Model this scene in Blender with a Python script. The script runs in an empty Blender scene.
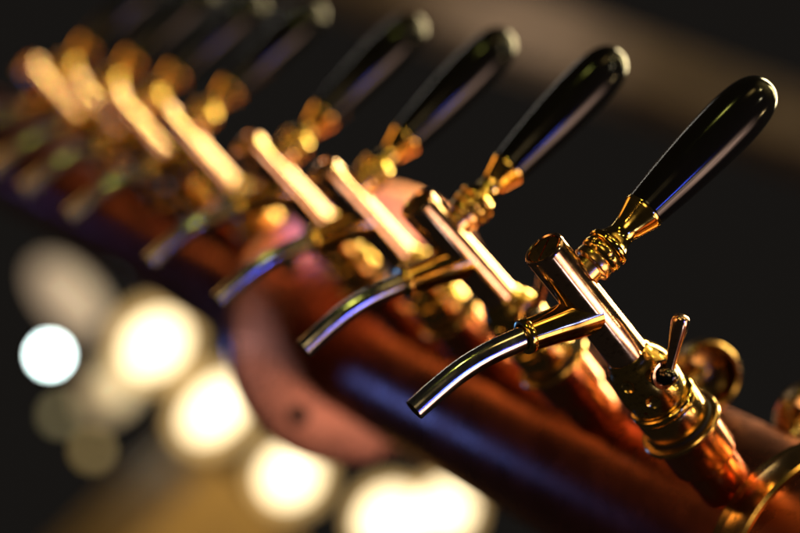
import bpy, bmesh, math, random
from mathutils import Vector, Matrix, Quaternion
random.seed(7)
PI = math.pi
S = bpy.context.scene
COL = S.collection

# ------------------------------------------------------------------ camera
# world: taps stand in a row along X, handles point up +Z, tap bodies point to -Y
CAM_LOC = Vector((0.83680101, -0.47901393, -0.27592938))
ROT = Matrix(((0.45464529, -0.19384876, 0.86932176),
              (0.54767467, -0.70885627, -0.44449436),
              (0.70238886, 0.67819278, -0.21611211)))
cd = bpy.data.cameras.new('camera')
cam = bpy.data.objects.new('camera', cd)
COL.objects.link(cam)
cam.matrix_world = Matrix.Translation(CAM_LOC) @ ROT.to_4x4()
cd.sensor_width = 36
cd.lens = 85
cd.clip_start = 0.05
cd.clip_end = 100
cd.dof.use_dof = True
cd.dof.focus_distance = 1.005
cd.dof.aperture_fstop = 2.5
S.camera = cam

# ------------------------------------------------------------------ world, exposure
w = bpy.data.worlds.new("World")
S.world = w
w.use_nodes = True
bg = w.node_tree.nodes['Background']
bg.inputs[0].default_value = (0.0105, 0.0092, 0.0080, 1)
bg.inputs[1].default_value = 0.78
S.view_settings.view_transform = 'Standard'
S.view_settings.look = 'None'
S.view_settings.exposure = 0
S.view_settings.gamma = 1
S.render.engine = 'CYCLES'
S.cycles.use_denoising = True
S.cycles.max_bounces = 8
S.cycles.glossy_bounces = 6
S.cycles.sample_clamp_indirect = 6
S.cycles.caustics_reflective = False

# ------------------------------------------------------------------ lamps and added fill lights
def area(name, direction, dist, sx, sy, rad, col, target=(-0.35, 0.03, 0.0), roll=None, soft=0.0, mottle=0.0):
    """area lamp at target + direction*dist facing the target; rad = radiance"""
    d = Vector(direction).normalized()
    l = bpy.data.lights.new(name, 'AREA')
    l.shape = 'RECTANGLE'
    l.size = sx
    l.size_y = sy
    l.energy = rad * PI * sx * sy
    l.color = col
    if soft > 0:
        # lamp panel dimmer towards its rim and unevenly bright, to soften and vary its reflections
        l.use_nodes = True
        nt = l.node_tree; N = nt.nodes; K = nt.links
        em = N['Emission']
        g = N.new('ShaderNodeNewGeometry'); sp = N.new('ShaderNodeSeparateXYZ')
        K.new(g.outputs['Parametric'], sp.inputs[0])
        def mth(op, a, b=None):
            n = N.new('ShaderNodeMath'); n.operation = op
            for q, v in enumerate((a, b)):
                if v is None: continue
                if isinstance(v, (int, float)): n.inputs[q].default_value = v
                else: K.new(v, n.inputs[q])
            return n.outputs[0]
        def edge(v):
            e = mth('MINIMUM', v, mth('SUBTRACT', 1.0, v))
            m = N.new('ShaderNodeMapRange'); m.interpolation_type = 'SMOOTHSTEP'
            m.inputs['From Max'].default_value = soft
            K.new(e, m.inputs['Value']); return m.outputs[0]
        val = mth('MULTIPLY', edge(sp.outputs[0]), edge(sp.outputs[1]))
        if mottle > 0:
            nz = N.new('ShaderNodeTexNoise'); nz.inputs['Scale'].default_value = 6; nz.inputs['Detail'].default_value = 3
            mp = N.new('ShaderNodeVectorMath'); mp.operation = 'MULTIPLY'; mp.inputs[1].default_value = (max(sx, .3), max(sy, .3), 1)
            K.new(g.outputs['Parametric'], mp.inputs[0]); K.new(mp.outputs[0], nz.inputs['Vector'])
            m = N.new('ShaderNodeMapRange'); m.inputs['From Min'].default_value = 0.35; m.inputs['From Max'].default_value = 0.65
            m.inputs['To Min'].default_value = max(0.05, 1 - mottle * 0.7); m.inputs['To Max'].default_value = 1 + mottle * 0.4
            K.new(nz.outputs['Fac'], m.inputs['Value'])
            val = mth('MULTIPLY', val, m.outputs[0])
        K.new(val, em.inputs['Strength'])
    o = bpy.data.objects.new(name, l)
    COL.objects.link(o)
    z = d
    up = Vector(roll or (0, 0, 1))
    x = up.cross(z)
    if x.length < 1e-3:
        x = Vector((1, 0, 0)).cross(z)
    x.normalize()
    y = z.cross(x)
    m = Matrix((x, y, z)).transposed().to_4x4()
    o.matrix_world = Matrix.Translation(Vector(target) + d * dist) @ m
    return o

# key window high above, slightly behind the bar
area('lamp_key', (-0.42, 0.42, 0.84), 4.5, 0.85, 3.8, 48, (1.0, 0.80, 0.42), roll=(0, 1, 0), soft=0.12, mottle=0.7)
# narrow light added above the row to draw bright bars on the far bodies
area('fill_strip', (0.53, 0.37, 1.13), 1.3, 0.13, 0.75, 44, (1.0, 0.80, 0.36), target=(-0.6, 0.05, 0), roll=(0, 1, 0), soft=0.2, mottle=0.5)
# broad soft rosy light from behind the photographer
area('lamp_soft', (0.84, 0.52, 0.24), 2.2, 1.5, 1.3, 10.5, (1.0, 0.62, 0.45), soft=0.5, mottle=1.0)
area('lamp_lavender', (0.86, 0.48, -0.09), 0.95, 0.30, 0.14, 6.0, (0.92, 0.86, 1.0), target=(0, 0.04, 0), soft=0.45, mottle=1.0)
area('fill_orange', (-0.84, -0.48, -0.02), 1.5, 0.9, 0.5, 3.2, (1.0, 0.44, 0.10), target=(-0.35, 0.2, 0), soft=0.4)  # added fill, puts the orange glow on the rail front
# blue neon tubes
area('neon_blue', (0.92, 0.16, 0.17), 2.4, 0.09, 0.30, 80, (0.07, 0.12, 1.0), soft=0.3)
area('neon_pale', (0.90, 0.32, 0.20), 2.4, 0.10, 0.32, 8, (0.9, 0.95, 0.9), soft=0.3, mottle=1.0)
area('neon_low', (-0.62, -0.10, -0.78), 0.7, 0.10, 0.20, 10, (0.06, 0.20, 1.0), target=(-0.74, 0.2, 0), soft=0.3)
area('neon_low', (-0.62, -0.10, -0.78), 0.7, 0.10, 0.12, 3, (0.2, 0.22, 1.0), target=(-2.3, 0.2, 0), soft=0.3)
area('lamp_left', (-1.0, -0.12, 0.27), 2.6, 0.08, 0.9, 11, (1.0, 0.92, 0.78), target=(0, 0, 0.1), soft=0.3)
area('glint_front', (0.30, -0.90, 0.42), 2.2, 0.16, 0.20, 34, (0.95, 0.95, 0.18), soft=0.3)  # yellow-green light added for gold glints
area('fill_amber', (0.45, -0.60, 0.65), 2.4, 0.6, 0.6, 5, (1.0, 0.66, 0.20), soft=0.4, mottle=1.0)  # added warm fill for the brass parts
area('fill_below', (-0.1, -0.80, -0.55), 1.8, 1.8, 0.7, 5.0, (1.0, 0.44, 0.12), soft=0.5, mottle=0.4)  # added wide fill from front and below, tints the rail orange
area('fill_above', (0.3, -0.1, 1.0), 2.2, 2.6, 1.8, 1.5, (1.0, 0.72, 0.24), soft=0.5, mottle=1.4)  # unseen overhead fill, gives the metal something warm to reflect
area('fill_side', (0.9, -0.85, -0.05), 2.6, 1.4, 1.2, 5.2, (1.0, 0.72, 0.32), soft=0.5, mottle=1.4)  # added fill on the camera side, brightens the valves
# small intense lights added only for point glints in the nuts and valves
for _k, (_d, _r, _s, _c) in enumerate([((0.55, -0.35, 0.85), 170, 0.07, (1.0, 0.80, 0.30)), ((0.10, 0.25, 1.0), 150, 0.07, (0.80, 1.0, 0.22)),
                                       ((0.75, 0.55, 0.60), 140, 0.06, (1.0, 0.70, 0.30)), ((0.35, -0.85, -0.15), 110, 0.07, (1.0, 0.62, 0.20)),
                                       ((0.9, -0.1, 0.75), 150, 0.06, (1.0, 0.86, 0.50))]):
    area('glint_light', _d, 2.3, _s, _s, _r, _c)

# ------------------------------------------------------------------ materials
def mat(name):
    m = bpy.data.materials.new(name)
    m.use_nodes = True
    return m, m.node_tree, m.node_tree.nodes['Principled BSDF']

def metal(name, col, col2, rough, rough2, bump=0.0, scale=60.0, metallic=1.0, dirt=0.0, dirtcol=(0.1, 0.05, 0.02)):
    m, nt, p = mat(name)
    N, L = nt.nodes, nt.links
    tc = N.new('ShaderNodeTexCoord')
    n1 = N.new('ShaderNodeTexNoise'); n1.inputs['Scale'].default_value = scale
    n1.inputs['Detail'].default_value = 6
    L.new(tc.outputs['Object'], n1.inputs['Vector'])
    r = N.new('ShaderNodeMapRange')
    r.inputs['From Min'].default_value = 0.35; r.inputs['From Max'].default_value = 0.7
    r.inputs['To Min'].default_value = rough; r.inputs['To Max'].default_value = rough2
    L.new(n1.outputs['Fac'], r.inputs['Value'])
    L.new(r.outputs[0], p.inputs['Roughness'])
    mx = N.new('ShaderNodeMix'); mx.data_type = 'RGBA'
    mx.inputs[6].default_value = (*col, 1); mx.inputs[7].default_value = (*col2, 1)
    n2 = N.new('ShaderNodeTexNoise'); n2.inputs['Scale'].default_value = scale * 2.3
    n2.inputs['Detail'].default_value = 4
    L.new(tc.outputs['Object'], n2.inputs['Vector'])
    L.new(n2.outputs['Fac'], mx.inputs[0])
    out = mx.outputs[2]
    if dirt > 0:
        n3 = N.new('ShaderNodeTexNoise'); n3.inputs['Scale'].default_value = scale * 5
        n3.inputs['Detail'].default_value = 8
        L.new(tc.outputs['Object'], n3.inputs['Vector'])
        rr = N.new('ShaderNodeMapRange')
        rr.inputs['From Min'].default_value = 0.56; rr.inputs['From Max'].default_value = 0.66
        rr.inputs['To Max'].default_value = dirt
        L.new(n3.outputs['Fac'], rr.inputs['Value'])
        mx2 = N.new('ShaderNodeMix'); mx2.data_type = 'RGBA'
        L.new(rr.outputs[0], mx2.inputs[0]); L.new(out, mx2.inputs[6])
        mx2.inputs[7].default_value = (*dirtcol, 1)
        out = mx2.outputs[2]
    L.new(out, p.inputs['Base Color'])
    p.inputs['Metallic'].default_value = metallic
    if bump > 0:
        b = N.new('ShaderNodeBump'); b.inputs['Strength'].default_value = bump
        b.inputs['Distance'].default_value = 0.0004
        L.new(n2.outputs['Fac'], b.inputs['Height']); L.new(b.outputs[0], p.inputs['Normal'])
    return m

M = {}
M['rose'] = metal('rose_chrome', (0.88, 0.60, 0.42), (0.78, 0.48, 0.30), 0.08, 0.20, 0.08, 70, dirt=0.35)
M['chrome'] = metal('worn_chrome', (0.80, 0.78, 0.75), (0.66, 0.63, 0.58), 0.09, 0.19, 0.05, 80, dirt=0.3)
M['gold'] = metal('polished_gold_brass', (0.95, 0.68, 0.20), (0.88, 0.56, 0.13), 0.07, 0.14, 0.06, 80, dirt=0.25)
M['brass'] = metal('lacquered_brass', (0.90, 0.62, 0.18), (0.78, 0.48, 0.11), 0.09, 0.20, 0.08, 60, dirt=0.4)
M['cast'] = metal('worn_cast_brass', (0.93, 0.66, 0.20), (0.78, 0.48, 0.12), 0.13, 0.24, 0.10, 90, dirt=0.5)
M['collar'] = metal('satin_brass', (0.90, 0.58, 0.20), (0.80, 0.46, 0.14), 0.16, 0.26, 0.08, 50, dirt=0.3)
M['knob_brass'] = metal('dark_brass', (0.50, 0.32, 0.11), (0.26, 0.15, 0.05), 0.14, 0.34, 0.08, 60, dirt=0.5)  # darker, more uneven brass for the knobs
M['copper'] = metal('bright_copper', (0.80, 0.28, 0.12), (0.76, 0.25, 0.10), 0.20, 0.26, 0.0, 15, dirt=0.1)
M['rail'] = metal('dull_copper', (0.50, 0.16, 0.085), (0.38, 0.11, 0.06), 0.23, 0.34, 0.05, 22, dirt=0.3, dirtcol=(0.06, 0.03, 0.02))
M['flange'] = metal('pink_copper', (0.95, 0.46, 0.34), (0.82, 0.34, 0.23), 0.22, 0.38, 0.14, 22, dirt=0.3)
M['rubber'] = metal('black_rubber', (0.012, 0.011, 0.010), (0.02, 0.018, 0.015), 0.5, 0.7, 0.1, 80, metallic=0)
M['dark'] = metal('dark_steel', (0.10, 0.09, 0.085), (0.16, 0.13, 0.11), 0.15, 0.3, 0.05, 80)
m, nt, p = mat('black_lacquer'); M['black'] = m
p.inputs['Base Color'].default_value = (0.006, 0.006, 0.006, 1)
p.inputs['IOR'].default_value = 1.38
tc = nt.nodes.new('ShaderNodeTexCoord'); nz = nt.nodes.new('ShaderNodeTexNoise')
nz.inputs['Scale'].default_value = 120
rr = nt.nodes.new('ShaderNodeMapRange'); rr.inputs['To Min'].default_value = 0.05; rr.inputs['To Max'].default_value = 0.16
nt.links.new(tc.outputs['Object'], nz.inputs['Vector']); nt.links.new(nz.outputs['Fac'], rr.inputs['Value'])
nt.links.new(rr.outputs[0], p.inputs['Roughness'])

# ------------------------------------------------------------------ geometry helpers
def finish(name, bm, material, parent=None, smooth_angle=38):
    bmesh.ops.recalc_face_normals(bm, faces=bm.faces)
    for f in bm.faces:
        f.smooth = True
    for e in bm.edges:
        if len(e.link_faces) == 2 and e.calc_face_angle(0) > math.radians(smooth_angle):
            e.smooth = False
    me = bpy.data.meshes.new(name)
    bm.to_mesh(me); bm.free()
    me.materials.append(material)
    o = bpy.data.objects.new(name, me)
    COL.objects.link(o)
    o.parent = parent
    return o

def lathe(bm, prof, p0, axis, n=64, closed=False):
    """prof: (t, r) along axis from p0; r == 0 closes to a point"""
    a = Vector(axis).normalized(); p0 = Vector(p0)
    u = a.orthogonal().normalized(); v = a.cross(u)
    rings = []
    for t, r in prof:
        c = p0 + a * t
        if r <= 1e-7:
            rings.append([bm.verts.new(c)])
        else:
            rings.append([bm.verts.new(c + (u * math.cos(2*PI*i/n) + v * math.sin(2*PI*i/n)) * r) for i in range(n)])
    pairs = list(zip(rings, rings[1:]))
    if closed:
        pairs.append((rings[-1], rings[0]))
    for A, B in pairs:
        if len(A) == 1 and len(B) == 1:
            continue
        for i in range(n):
            j = (i + 1) % n
            if len(A) == 1:
                bm.faces.new((A[0], B[i], B[j]))
            elif len(B) == 1:
                bm.faces.new((A[i], A[j], B[0]))
            else:
                bm.faces.new((A[i], A[j], B[j], B[i]))
    return bm

def solid(prof, p0, axis, n=64):
    pr = list(prof)
    if pr[0][1] > 0: pr = [(pr[0][0], 0)] + pr
    if pr[-1][1] > 0: pr = pr + [(pr[-1][0], 0)]
    return lathe(bmesh.new(), pr, p0, axis, n)

def smooth_prof(pts, k=8):
    """Catmull-Rom through profile points"""
    out = []
    P = [pts[0]] + list(pts) + [pts[-1]]
    for i in range(1, len(P) - 2):
        a, b, c, d = P[i-1], P[i], P[i+1], P[i+2]
        for j in range(k):
            t = j / k
            out.append(tuple(0.5*((2*b[q]) + (-a[q]+c[q])*t + (2*a[q]-5*b[q]+4*c[q]-d[q])*t*t + (-a[q]+3*b[q]-3*c[q]+d[q])*t**3) for q in range(len(b))))
    out.append(tuple(pts[-1]))
    return out

def tube(path, radii, n=40, wall=0.0):
    """round tube swept along a planar path; open end with a wall thickness"""
    bm = bmesh.new()
    P = [Vector(p) for p in path]
    def ring(i, r):
        t = (P[min(i+1, len(P)-1)] - P[max(i-1, 0)]).normalized()
        u = Vector((1, 0, 0)); v = t.cross(u).normalized()
        u = v.cross(t)
        return [bm.verts.new(P[i] + (u*math.cos(2*PI*k/n) + v*math.sin(2*PI*k/n))*r) for k in range(n)]
    rings = [ring(i, radii[i]) for i in range(len(P))]
    if wall:
        last = len(P) - 1
        # rolled lip then the inner bore going back up
        rings.append(ring(last, radii[last] - wall))
        for i in range(last - 1, max(last - 16, 0), -1):
            rings.append(ring(i, radii[i] - wall))
    for A, B in zip(rings, rings[1:]):
        for k in range(n):
            j = (k+1) % n
            bm.faces.new((A[k], A[j], B[j], B[k]))
    bm.faces.new(rings[0]); bm.faces.new(rings[-1])
    return bm

def boolean_cut(o, cutters):
    """subtract a bmesh of cutters from object o, keep plain mesh"""
    me = bpy.data.meshes.new('cut'); cutters.to_mesh(me); cutters.free()
    c = bpy.data.objects.new('cut', me); COL.objects.link(c)
    md = o.modifiers.new('b', 'BOOLEAN'); md.operation = 'DIFFERENCE'; md.object = c; md.solver = 'EXACT'
    dg = bpy.context.evaluated_depsgraph_get(); dg.update()
    ne = bpy.data.meshes.new_from_object(o.evaluated_get(dg))
    o.modifiers.clear()
    old = o.data; o.data = ne; ne.name = old.name
    bpy.data.objects.remove(c)
    bm = bmesh.new(); bm.from_mesh(ne)
    for f in bm.faces: f.smooth = True
    for e in bm.edges:
        e.smooth = not (len(e.link_faces) == 2 and e.calc_face_angle(0) > math.radians(30))
    bm.to_mesh(ne); bm.free()

def thing(name, label, cat, loc=(0, 0, 0), group=None):
    o = bpy.data.objects.new(name, None); COL.objects.link(o)
    o.empty_display_size = 0.02
    o.location = loc
    o['label'] = label; o['category'] = cat
    if group: o['group'] = group
    return o

def tag(o, label, cat, group=None):
    o['label'] = label; o['category'] = cat
    if group: o['group'] = group
    return o

# ------------------------------------------------------------------ copper rail with its flange and couplings
RY, RZ, RR = 0.262, 0.010, 0.066
rail = thing('copper_rail', 'long dark copper pipe running diagonally below and behind the row of taps', 'rail', (-0.4, RY, RZ - RR))
def rail_part(name, prof, material, x0, n=128, parent=None, cy=None, cz=None):
    bm = lathe(bmesh.new(), prof, (x0, cy or RY, cz or RZ), (-1, 0, 0), n)
    o = finish(name, bm, material, None, 30)
    pr = parent or rail
    o.parent = pr
    bpy.context.view_layer.update()
    o.matrix_parent_inverse = pr.matrix_world.inverted()
    return o
rail_part('pipe', [(0, 0), (0, RR)] + [(0.05*i, RR) for i in range(1, 10)] + [(0.57, RR), (0.57, 0)], M['rail'], 0.02)
rail_part('pipe', [(0, 0), (0, RR*0.97), (1.6, RR*0.97), (1.6, 0)], M['rail'], -0.5635)
fl = rail_part('flange', [(0, 0.02), (0, 0.116), (0.0010, 0.1195), (0.003, 0.1220), (0.005, 0.1225), (0.010, 0.1225), (0.014, 0.1200), (0.014, 0.02)], M['flange'], -0.550, cy=0.248, cz=0.012)
rail_part('coupling', [(0, 0), (0, 0.074), (0.004, 0.078), (0.155, 0.078), (0.155, 0)], M['rail'], 0.200)
rail_part('coupling_ring', [(0, 0.06), (0, 0.079), (0.002, 0.0805), (0.016, 0.0810), (0.018, 0.0800), (0.019, 0.0785), (0.026, 0.0780), (0.0275, 0.0765), (0.0285, 0.0735), (0.0285, 0.06)], M['collar'], 0.052)
rail_part('coupling_ring', [(0, 0.06), (0, 0.070), (0.002, 0.072), (0.008, 0.072), (0.010, 0.070), (0.010, 0.06)], M['brass'], -0.5640)
for ang in (280, 10, 100, 190):
    a = math.radians(ang)
    y, z = 0.248 + 0.092*math.cos(a), 0.012 + 0.092*math.sin(a)
    bm = solid([(0.0, 0.0095), (0.0015, 0.0095), (0.0035, 0.008), (0.0042, 0.0045), (0.0025, 0.0040)], (-0.551, y, z), (1, 0, 0), 32)
    s = finish('screw', bm, M['rubber'], None)  # black material stands in for the dark screw recesses
    s.parent = rail
    s.matrix_parent_inverse = rail.matrix_world.inverted()

# ------------------------------------------------------------------ one beer tap with all its parts (origin on the nose end of the body)
def make_tap():
    t = thing('beer_tap', '', 'beer tap')
    AX = (0, 1, 0.045)
    RB = 0.0119
    # body: polished tube with a raised rim at the nose
    bm = lathe(bmesh.new(), [(0.0035, 0.0), (0.0035, RB-0.0024), (0.0006, RB-0.0021), (0.0, RB-0.0014), (0.0001, RB-0.0006), (0.0009, RB-0.0001), (0.002, RB), (0.02, RB), (0.04, RB), (0.06, RB), (0.080, RB), (0.092, RB), (0.092, 0)], (0, 0, 0), AX, 96)
    finish('body', bm, M['rose'], t)
    # nose plug with a screwdriver slot
    bm = solid([(0.0008, RB-0.0028), (0.0016, RB-0.0024), (0.0040, RB-0.0024)], (0, 0, 0), AX, 64)
    cap = finish('end_cap', bm, M['brass'], t)
    cb = bmesh.new(); bmesh.ops.create_cube(cb, size=1)
    bmesh.ops.scale(cb, vec=(0.0165, 0.0034, 0.0010), verts=cb.verts)
    bmesh.ops.rotate(cb, cent=(0, 0, 0), matrix=Matrix.Rotation(math.radians(62), 3, 'Y'), verts=cb.verts)
    bmesh.ops.translate(cb, vec=(0, 0.0008, 0), verts=cb.verts)
    boolean_cut(cap, cb)
    # faceted nut with dimples under the handle
    HY = 0.0284
    HA = (0, -0.012, 1)
    bm = solid([(0.006, 0.0088), (0.0150, 0.0088), (0.0158, 0.0105), (0.0165, 0.0113), (0.0190, 0.0116), (0.0205, 0.0112), (0.0212, 0.0100)], (0, HY, 0), HA, 64)
    finish('neck_ring', bm, M['collar'], t)
    pr = [(0.0208, 0.0098)] + smooth_prof([(0.0212, 0.0105), (0.0235, 0.0119), (0.0262, 0.0119), (0.0285, 0.0106)], 5)
    nut = finish('neck_nut', solid(pr, (0, HY, 0), HA, 96), M['cast'], t)
    cb = bmesh.new()
    for k in range(6):
        a = 2*PI*k/6 - 0.15
        bmesh.ops.create_uvsphere(cb, u_segments=24, v_segments=16, radius=0.0044,
                                  matrix=Matrix.Translation((0.0154*math.cos(a), HY + 0.0154*math.sin(a) - 0.0003, 0.0249)))
    boolean_cut(nut, cb)
    # ferrule flaring up to the handle
    pr = [(0.0285, 0.0100), (0.0288, 0.0119), (0.0296, 0.0125), (0.0310, 0.0125), (0.0322, 0.0119)] + \
        smooth_prof([(0.0326, 0.0108), (0.0355, 0.0088), (0.0395, 0.0074), (0.0440, 0.0076), (0.0500, 0.0093), (0.0570, 0.0117)], 6) + [(0.0582, 0.0121), (0.0592, 0.0120), (0.0596, 0.0114)]
    finish('ferrule', solid(pr, (0, HY, 0), HA, 80), M['gold'], t)
    # black lacquered handle
    pr = [(0.0590, 0.0112)] + smooth_prof([(0.0597, 0.0115), (0.0700, 0.0125), (0.0850, 0.0139), (0.1050, 0.0152), (0.1230, 0.0158), (0.1370, 0.0156), (0.1480, 0.0143), (0.1555, 0.0117), (0.1600, 0.0079), (0.1617, 0.0040), (0.1622, 0.0)], 7)
    finish('handle', lathe(bmesh.new(), [(0.0590, 0)] + pr, (0, HY, 0), HA, 80), M['black'], t)
    # spout: conical socket and bent chrome tube
    A, B = Vector((0, 0.0500, 0.0015)), Vector((0, 0.0302, -0.0385))
    L = (B - A).length
    pr = smooth_prof([(0.000, 0.0122), (0.012, 0.0112), (0.022, 0.0100), (0.034, 0.0092), (L-0.0045, 0.0089)], 5) + \
        [(L-0.0042, 0.0095), (L-0.0036, 0.0098), (L-0.0008, 0.0098), (L-0.0002, 0.0095), (L, 0.0090), (L, 0.0072), (L-0.003, 0.0070)]
    finish('spout_socket', solid(pr, A, B - A, 72), M['brass'], t)
    path = smooth_prof([(0, 0.0325, -0.0340), (0, 0.0290, -0.0425), (0, 0.0226, -0.0585), (0, 0.0180, -0.0760), (0, 0.0160, -0.0930), (0, 0.0150, -0.1090)], 8)
    rad = [0.00655 - 0.0005*i/len(path) for i in range(len(path))]
    finish('spout', tube(path, rad, 56, 0.0009), M['chrome'], t, 45)
    # brass valve body with round dimples
    VA = (0, 1, 0.02)
    pr = [(0.084, 0.0121), (0.0855, 0.0132), (0.0872, 0.0134)] + smooth_prof([(0.0885, 0.0140), (0.0930, 0.0166), (0.0985, 0.0182), (0.1060, 0.0188), (0.1140, 0.0184), (0.1205, 0.0172)], 7) + [(0.1225, 0.0160)]
    valve = finish('valve_body', solid(pr, (0, 0, 0.002), VA, 128), M['cast'], t)
    cb = bmesh.new()
    for k in range(7):
        a = 2*PI*k/7 - 0.55
        bmesh.ops.create_uvsphere(cb, u_segments=32, v_segments=20, radius=0.0062,
                                  matrix=Matrix.Translation((0.0230*math.cos(a), 0.1090, 0.0042 + 0.0230*math.sin(a))))
        a += PI/7
        bmesh.ops.create_uvsphere(cb, u_segments=32, v_segments=20, radius=0.0052,
                                  matrix=Matrix.Translation((0.0204*math.cos(a), 0.0935, 0.0042 + 0.0204*math.sin(a))))
        bmesh.ops.create_cone(cb, cap_ends=True, segments=20, radius1=0.0011, radius2=0.0011, depth=0.008,
                              matrix=Matrix.Translation((0.0185*math.cos(a), 0.1150, 0.0042 + 0.0185*math.sin(a))) @
                              Vector((math.cos(a), 0, math.sin(a))).to_track_quat('Z', 'Y').to_matrix().to_4x4())
    boolean_cut(valve, cb)
    # small dimple studs
    # ring, knurled collar, wide flange, gasket, copper shank
    bm = solid([(0.1215, 0.0180), (0.1220, 0.0192), (0.1230, 0.0199), (0.1250, 0.0199), (0.1260, 0.0192)], (0, 0, 0.002), VA, 96)
    finish('clamp_ring', bm, M['gold'], t)
    bm = solid([(0.1255, 0.0186), (0.1262, 0.0193), (0.1275, 0.0196), (0.1400, 0.0196), (0.1410, 0.0190)], (0, 0, 0.002), VA, 96)
    finish('collar', bm, M['collar'], t)
    bm = solid([(0.1405, 0.0205), (0.1430, 0.0205)], (0, 0, 0.002), VA, 96)
    finish('gasket', bm, M['rubber'], t)
    bm = solid([(0.1425, 0.0210), (0.1428, 0.0236), (0.1437, 0.0244), (0.1457, 0.0244), (0.1467, 0.0236), (0.1475, 0.0214), (0.1490, 0.0204)], (0, 0, 0.002), VA, 96)
    finish('flange_ring', bm, M['collar'], t)
    bm = solid([(0.147, 0.0198), (0.1700, 0.0198), (0.1725, 0.0190), (0.1735, 0.0162), (0.2300, 0.0155)], (0, 0, 0.002), VA, 96)
    finish('shank', bm, M['copper'], t)
    # flow lever on the camera side of the valve
    BY, BZ = 0.0985, 0.0075
    bm = solid([(0.010, 0.0072), (0.0175, 0.0072), (0.0182, 0.0082), (0.0196, 0.0086), (0.0208, 0.0082), (0.0210, 0.0066), (0.0202, 0.0062)], (0, BY, BZ), (1, 0, 0), 48)
    lb = finish('lever_boss', bm, M['rose'], t)
    bm = solid(smooth_prof([(0.019, 0.0058), (0.0235, 0.0057), (0.0268, 0.0044), (0.0290, 0.0020), (0.0295, 0.0)], 5), (0, BY, BZ), (1, 0, 0), 40)
    finish('lever_pivot', bm, M['dark'], lb)
    d = Vector((0.004, 0.0747 - BY, 0.0322 - BZ)); LL = d.length
    pr = smooth_prof([(0.002, 0.0028), (0.008, 0.0030), (0.018, 0.0037), (LL-0.006, 0.0048), (LL-0.002, 0.0047), (LL, 0.0038), (LL+0.0008, 0.0018), (LL+0.001, 0.0)], 6)
    finish('flow_lever', solid(pr, (0.0232, BY, BZ), d, 40), M['rose'], t)
    return t

tap0 = make_tap()
def copy_tree(o, parent=None):
    c = o.copy(); COL.objects.link(c)
    if parent: c.parent = parent
    for ch in list(o.children):
        copy_tree(ch, c)
    return c
LABELS = ['nearest beer tap, in sharp focus, chrome spout and brass valve at the right',
          'slightly blurred second tap from the front, just behind the sharp one',
          'blurred third tap from the front, spout tip with a blue gleam',
          'blurred fourth tap, last one in front of the round copper flange',
          'fifth tap from the front, first one beyond the round copper flange',
          'sixth tap from the front, a soft golden blur past the flange',
          'seventh tap from the front, next to the last of the row',
          'farthest beer tap, a dim golden blur at the left end of the row']
XS = [0, 1.06, 2.05, 3, 4.33, 5.25, 6.07, 7.05]
taps = [tap0]
for i in range(1, 8):
    taps.append(copy_tree(tap0))
for i, t in enumerate(taps):
    t.location = (-0.137 * XS[i], 0, 0)
    if i:
        for ch in t.children:
            if ch.name.startswith('flow_lever'):   # every tap's little lever is turned a bit differently
                a = math.radians(random.uniform(-16, 10)); pv = Vector((0.0232, 0.0985, 0.0075))
                ch.rotation_euler = (a, 0, 0); ch.location = pv - Matrix.Rotation(a, 3, 'X') @ pv
        t.rotation_euler = (math.radians(1.5 if i < 4 else random.uniform(-0.7, 0.7)), 0, math.radians(random.uniform(-1.5, 1.5)))
    t['label'] = LABELS[i]
    t['group'] = 'beer taps along the copper rail'

# ------------------------------------------------------------------ round brass end caps standing on the rail behind the front tap
def make_boss():
    t = thing('brass_knob', '', 'knob')
    prof = [(0.014, 0.0), (0.0135, 0.010), (0.0110, 0.0155), (0.0050, 0.0178), (0.0010, 0.0186), (0.0, 0.0202), (0.0010, 0.0214), (0.004, 0.0220), (0.012, 0.0220), (0.016, 0.0205), (0.019, 0.015), (0.020, 0.0)]
    bm = lathe(bmesh.new(), prof, (0, 0, 0.030), (-0.95, 0.25, 0), 72)
    bmesh.ops.translate(bm, vec=(0.010, 0, 0), verts=bm.verts)
    finish('disc', bm, M['knob_brass'], t)
    bm = solid([(-0.015, 0.008), (0.010, 0.008), (0.012, 0.0065), (0.032, 0.0055)], (0, 0, 0), (0, 0, 1), 40)
    finish('stem', bm, M['knob_brass'], t)
    return t
b0 = make_boss(); b0.location = (-0.095, 0.1985, 0.0385)
b0['label'] = 'round blurred brass knob on the rail just behind the lever of the sharp tap'
b0['group'] = 'round brass knobs on the rail'
b1 = copy_tree(b0); b1.location = (-0.050, 0.248, 0.060)
b1.scale = (1.1, 1.1, 1.1)
b1['label'] = 'round blurred brass knob on the rail cut off by the right edge'

# ------------------------------------------------------------------ the room beyond
def plain(name, c1, c2, scale, rough=0.7):
    return metal(name, c1, c2, rough, min(1, rough + 0.15), 0, scale, metallic=0)
def box(name, lo, hi, material, rot=None):
    bm = bmesh.new(); bmesh.ops.create_cube(bm, size=1)
    c = [(a+b)/2 for a, b in zip(lo, hi)]; s = [abs(b-a) for a, b in zip(lo, hi)]
    bmesh.ops.scale(bm, vec=s, verts=bm.verts)
    bmesh.ops.bevel(bm, geom=bm.edges[:], offset=0.008, segments=2, affect='EDGES')
    o = finish(name, bm, material)
    o.location = c
    if rot: o.rotation_euler = rot
    return o

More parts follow.
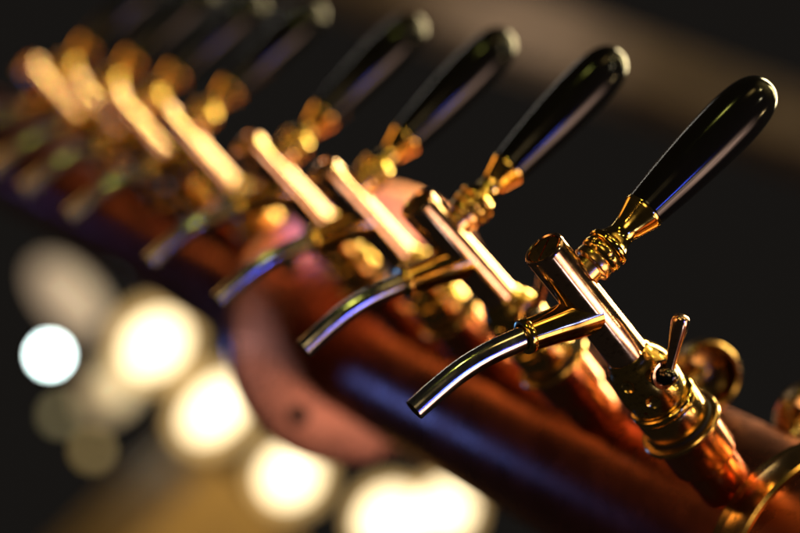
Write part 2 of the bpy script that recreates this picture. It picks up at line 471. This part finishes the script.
beam = box('ceiling_beam', (-1.1, -0.075, -0.075), (1.1, 0.075, 0.075), plain('beam_wood', (0.20, 0.14, 0.10), (0.02, 0.012, 0.010), 4.0))
beam.location = (-2.595, 1.471, 1.343)
beam.rotation_euler = Vector((0.52, 0.80, 0.465)).to_track_quat('X', 'Z').to_euler()
tag(beam, 'blurred grey-brown ceiling beam high behind the black tap handles', 'beam')
lb = bpy.data.lights.new('beam_fill', 'SPOT'); lb.energy = 120; lb.color = (1, 0.85, 0.66); lb.spot_size = math.radians(19); lb.spot_blend = 1; lb.shadow_soft_size = 0.1  # added spot without a fixture, brightens part of the beam
lo = bpy.data.objects.new('beam_fill', lb); COL.objects.link(lo); lo.location = (-1.4, 0.3, 0.75)
lo.rotation_euler = (Vector((-2.626, 1.068, 1.121)) - lo.location).to_track_quat('-Z', 'Y').to_euler()

ctr = box('wooden_counter', (-4.35, 2.03, -0.9), (-3.98, 2.75, 0.16), plain('counter_wood', (0.52, 0.33, 0.11), (0.30, 0.18, 0.06), 5, 0.45))
tag(ctr, 'blurred golden-brown wooden counter below the glowing warm globe lamps', 'counter')

def emit(name, col, s):
    m = bpy.data.materials.new(name); m.use_nodes = True
    p = m.node_tree.nodes['Principled BSDF']
    p.inputs['Base Color'].default_value = (0.8, 0.8, 0.8, 1)
    p.inputs['Emission Color'].default_value = (*col, 1); p.inputs['Emission Strength'].default_value = s
    return m
ew = emit('warm_bulb_glow', (1.0, 0.84, 0.54), 8)
ec = emit('cool_glass_glow', (0.80, 1.0, 0.95), 40)
ed = emit('dim_glass_glow', (0.60, 0.50, 0.22), 0.8)
ed2 = emit('faint_glass_glow', (0.60, 0.40, 0.12), 1.3)
gl = bpy.data.materials.new('amber_halo_glass'); gl.use_nodes = True
nt = gl.node_tree; nt.nodes.clear()
o_ = nt.nodes.new('ShaderNodeOutputMaterial'); mx = nt.nodes.new('ShaderNodeMixShader'); tr = nt.nodes.new('ShaderNodeBsdfTransparent'); em = nt.nodes.new('ShaderNodeEmission')
em.inputs[0].default_value = (1.0, 0.62, 0.22, 1); em.inputs[1].default_value = 1.5; mx.inputs[0].default_value = 0.35  # even emission in the shells stands in for the bulb's soft halo
nt.links.new(tr.outputs[0], mx.inputs[1]); nt.links.new(em.outputs[0], mx.inputs[2]); nt.links.new(mx.outputs[0], o_.inputs[0])
def ball(bm, r, squash=1.0):
    return lathe(bm, [(-r*math.cos(PI*i/20)*squash, r*math.sin(PI*i/20) if 0 < i < 20 else 0) for i in range(21)], (0, 0, 0), (0, 0, 1), 32)
def lamp(label, loc, r, material, group='globe lamps in the dark room', squash=1.0, bulb=0.0, tall=1.15):
    t = thing('globe_lamp', label, 'lamp', loc, group)
    g = finish('glass_globe', ball(bmesh.new(), r, squash), gl if bulb else material, t)
    if bulb:
        finish('bulb', ball(bmesh.new(), bulb, tall), material, t)
        finish('halo_shell', ball(bmesh.new(), (r + bulb)/2, (squash + tall)/2), gl, t)  # extra glowing shell that grades the halo
    bm = solid([(r*squash*0.97, r*0.22), (r*squash + 0.012, r*0.22), (r*squash + 0.03, r*0.1)], (0, 0, 0), (0, 0, 1), 24)
    finish('lamp_cap', bm, M['dark'], t)
    return t
lamp('warm glowing globe lamp, the highest and leftmost of the big warm ones', (-3.763, 1.534, 0.21), 0.110, ew, bulb=0.060, tall=1.3)
lamp('warm glowing globe lamp touching the left edge of the round copper flange', (-3.655, 1.742, 0.206), 0.100, ew, bulb=0.052, squash=1.25, tall=1.7)
lamp('warm glowing globe lamp directly under the round copper flange', (-3.535, 1.975, 0.226), 0.100, ew, bulb=0.060)
lamp('warm glowing globe lamp at the bottom edge, left one of the merged pair', (-3.392, 2.205, 0.331), 0.100, ew, bulb=0.065)
lamp('warm glowing globe lamp at the bottom edge beside the dark rail', (-3.327, 2.263, 0.450), 0.085, ew, bulb=0.055)
lamp('small cool white lamp, a hard round disc of light at the left', (-4.83, 1.778, 0.049), 0.022, ec)
lamp('faint grey-olive lamp just below the cool white disc', (-3.843, 1.529, -0.094), 0.022, ed)
lamp('faint mustard lamp, lowest of the dim discs at the left', (-3.786, 1.641, -0.097), 0.022, ed2)
lamp('wide beige lampshade glowing softly above the cool white disc', (-5.80, 2.05, 0.30), 0.17, emit('beige_shade_glow', (0.60, 0.42, 0.26), 0.9), squash=0.5)
lamp('added dim amber glow between the cool white disc and the big warm lamps', (-4.076, 1.674, 0.059), 0.07, emit('amber_haze', (0.50, 0.34, 0.16), 0.6), squash=1.2)  # glowing shape added for the warm haze between the lamps
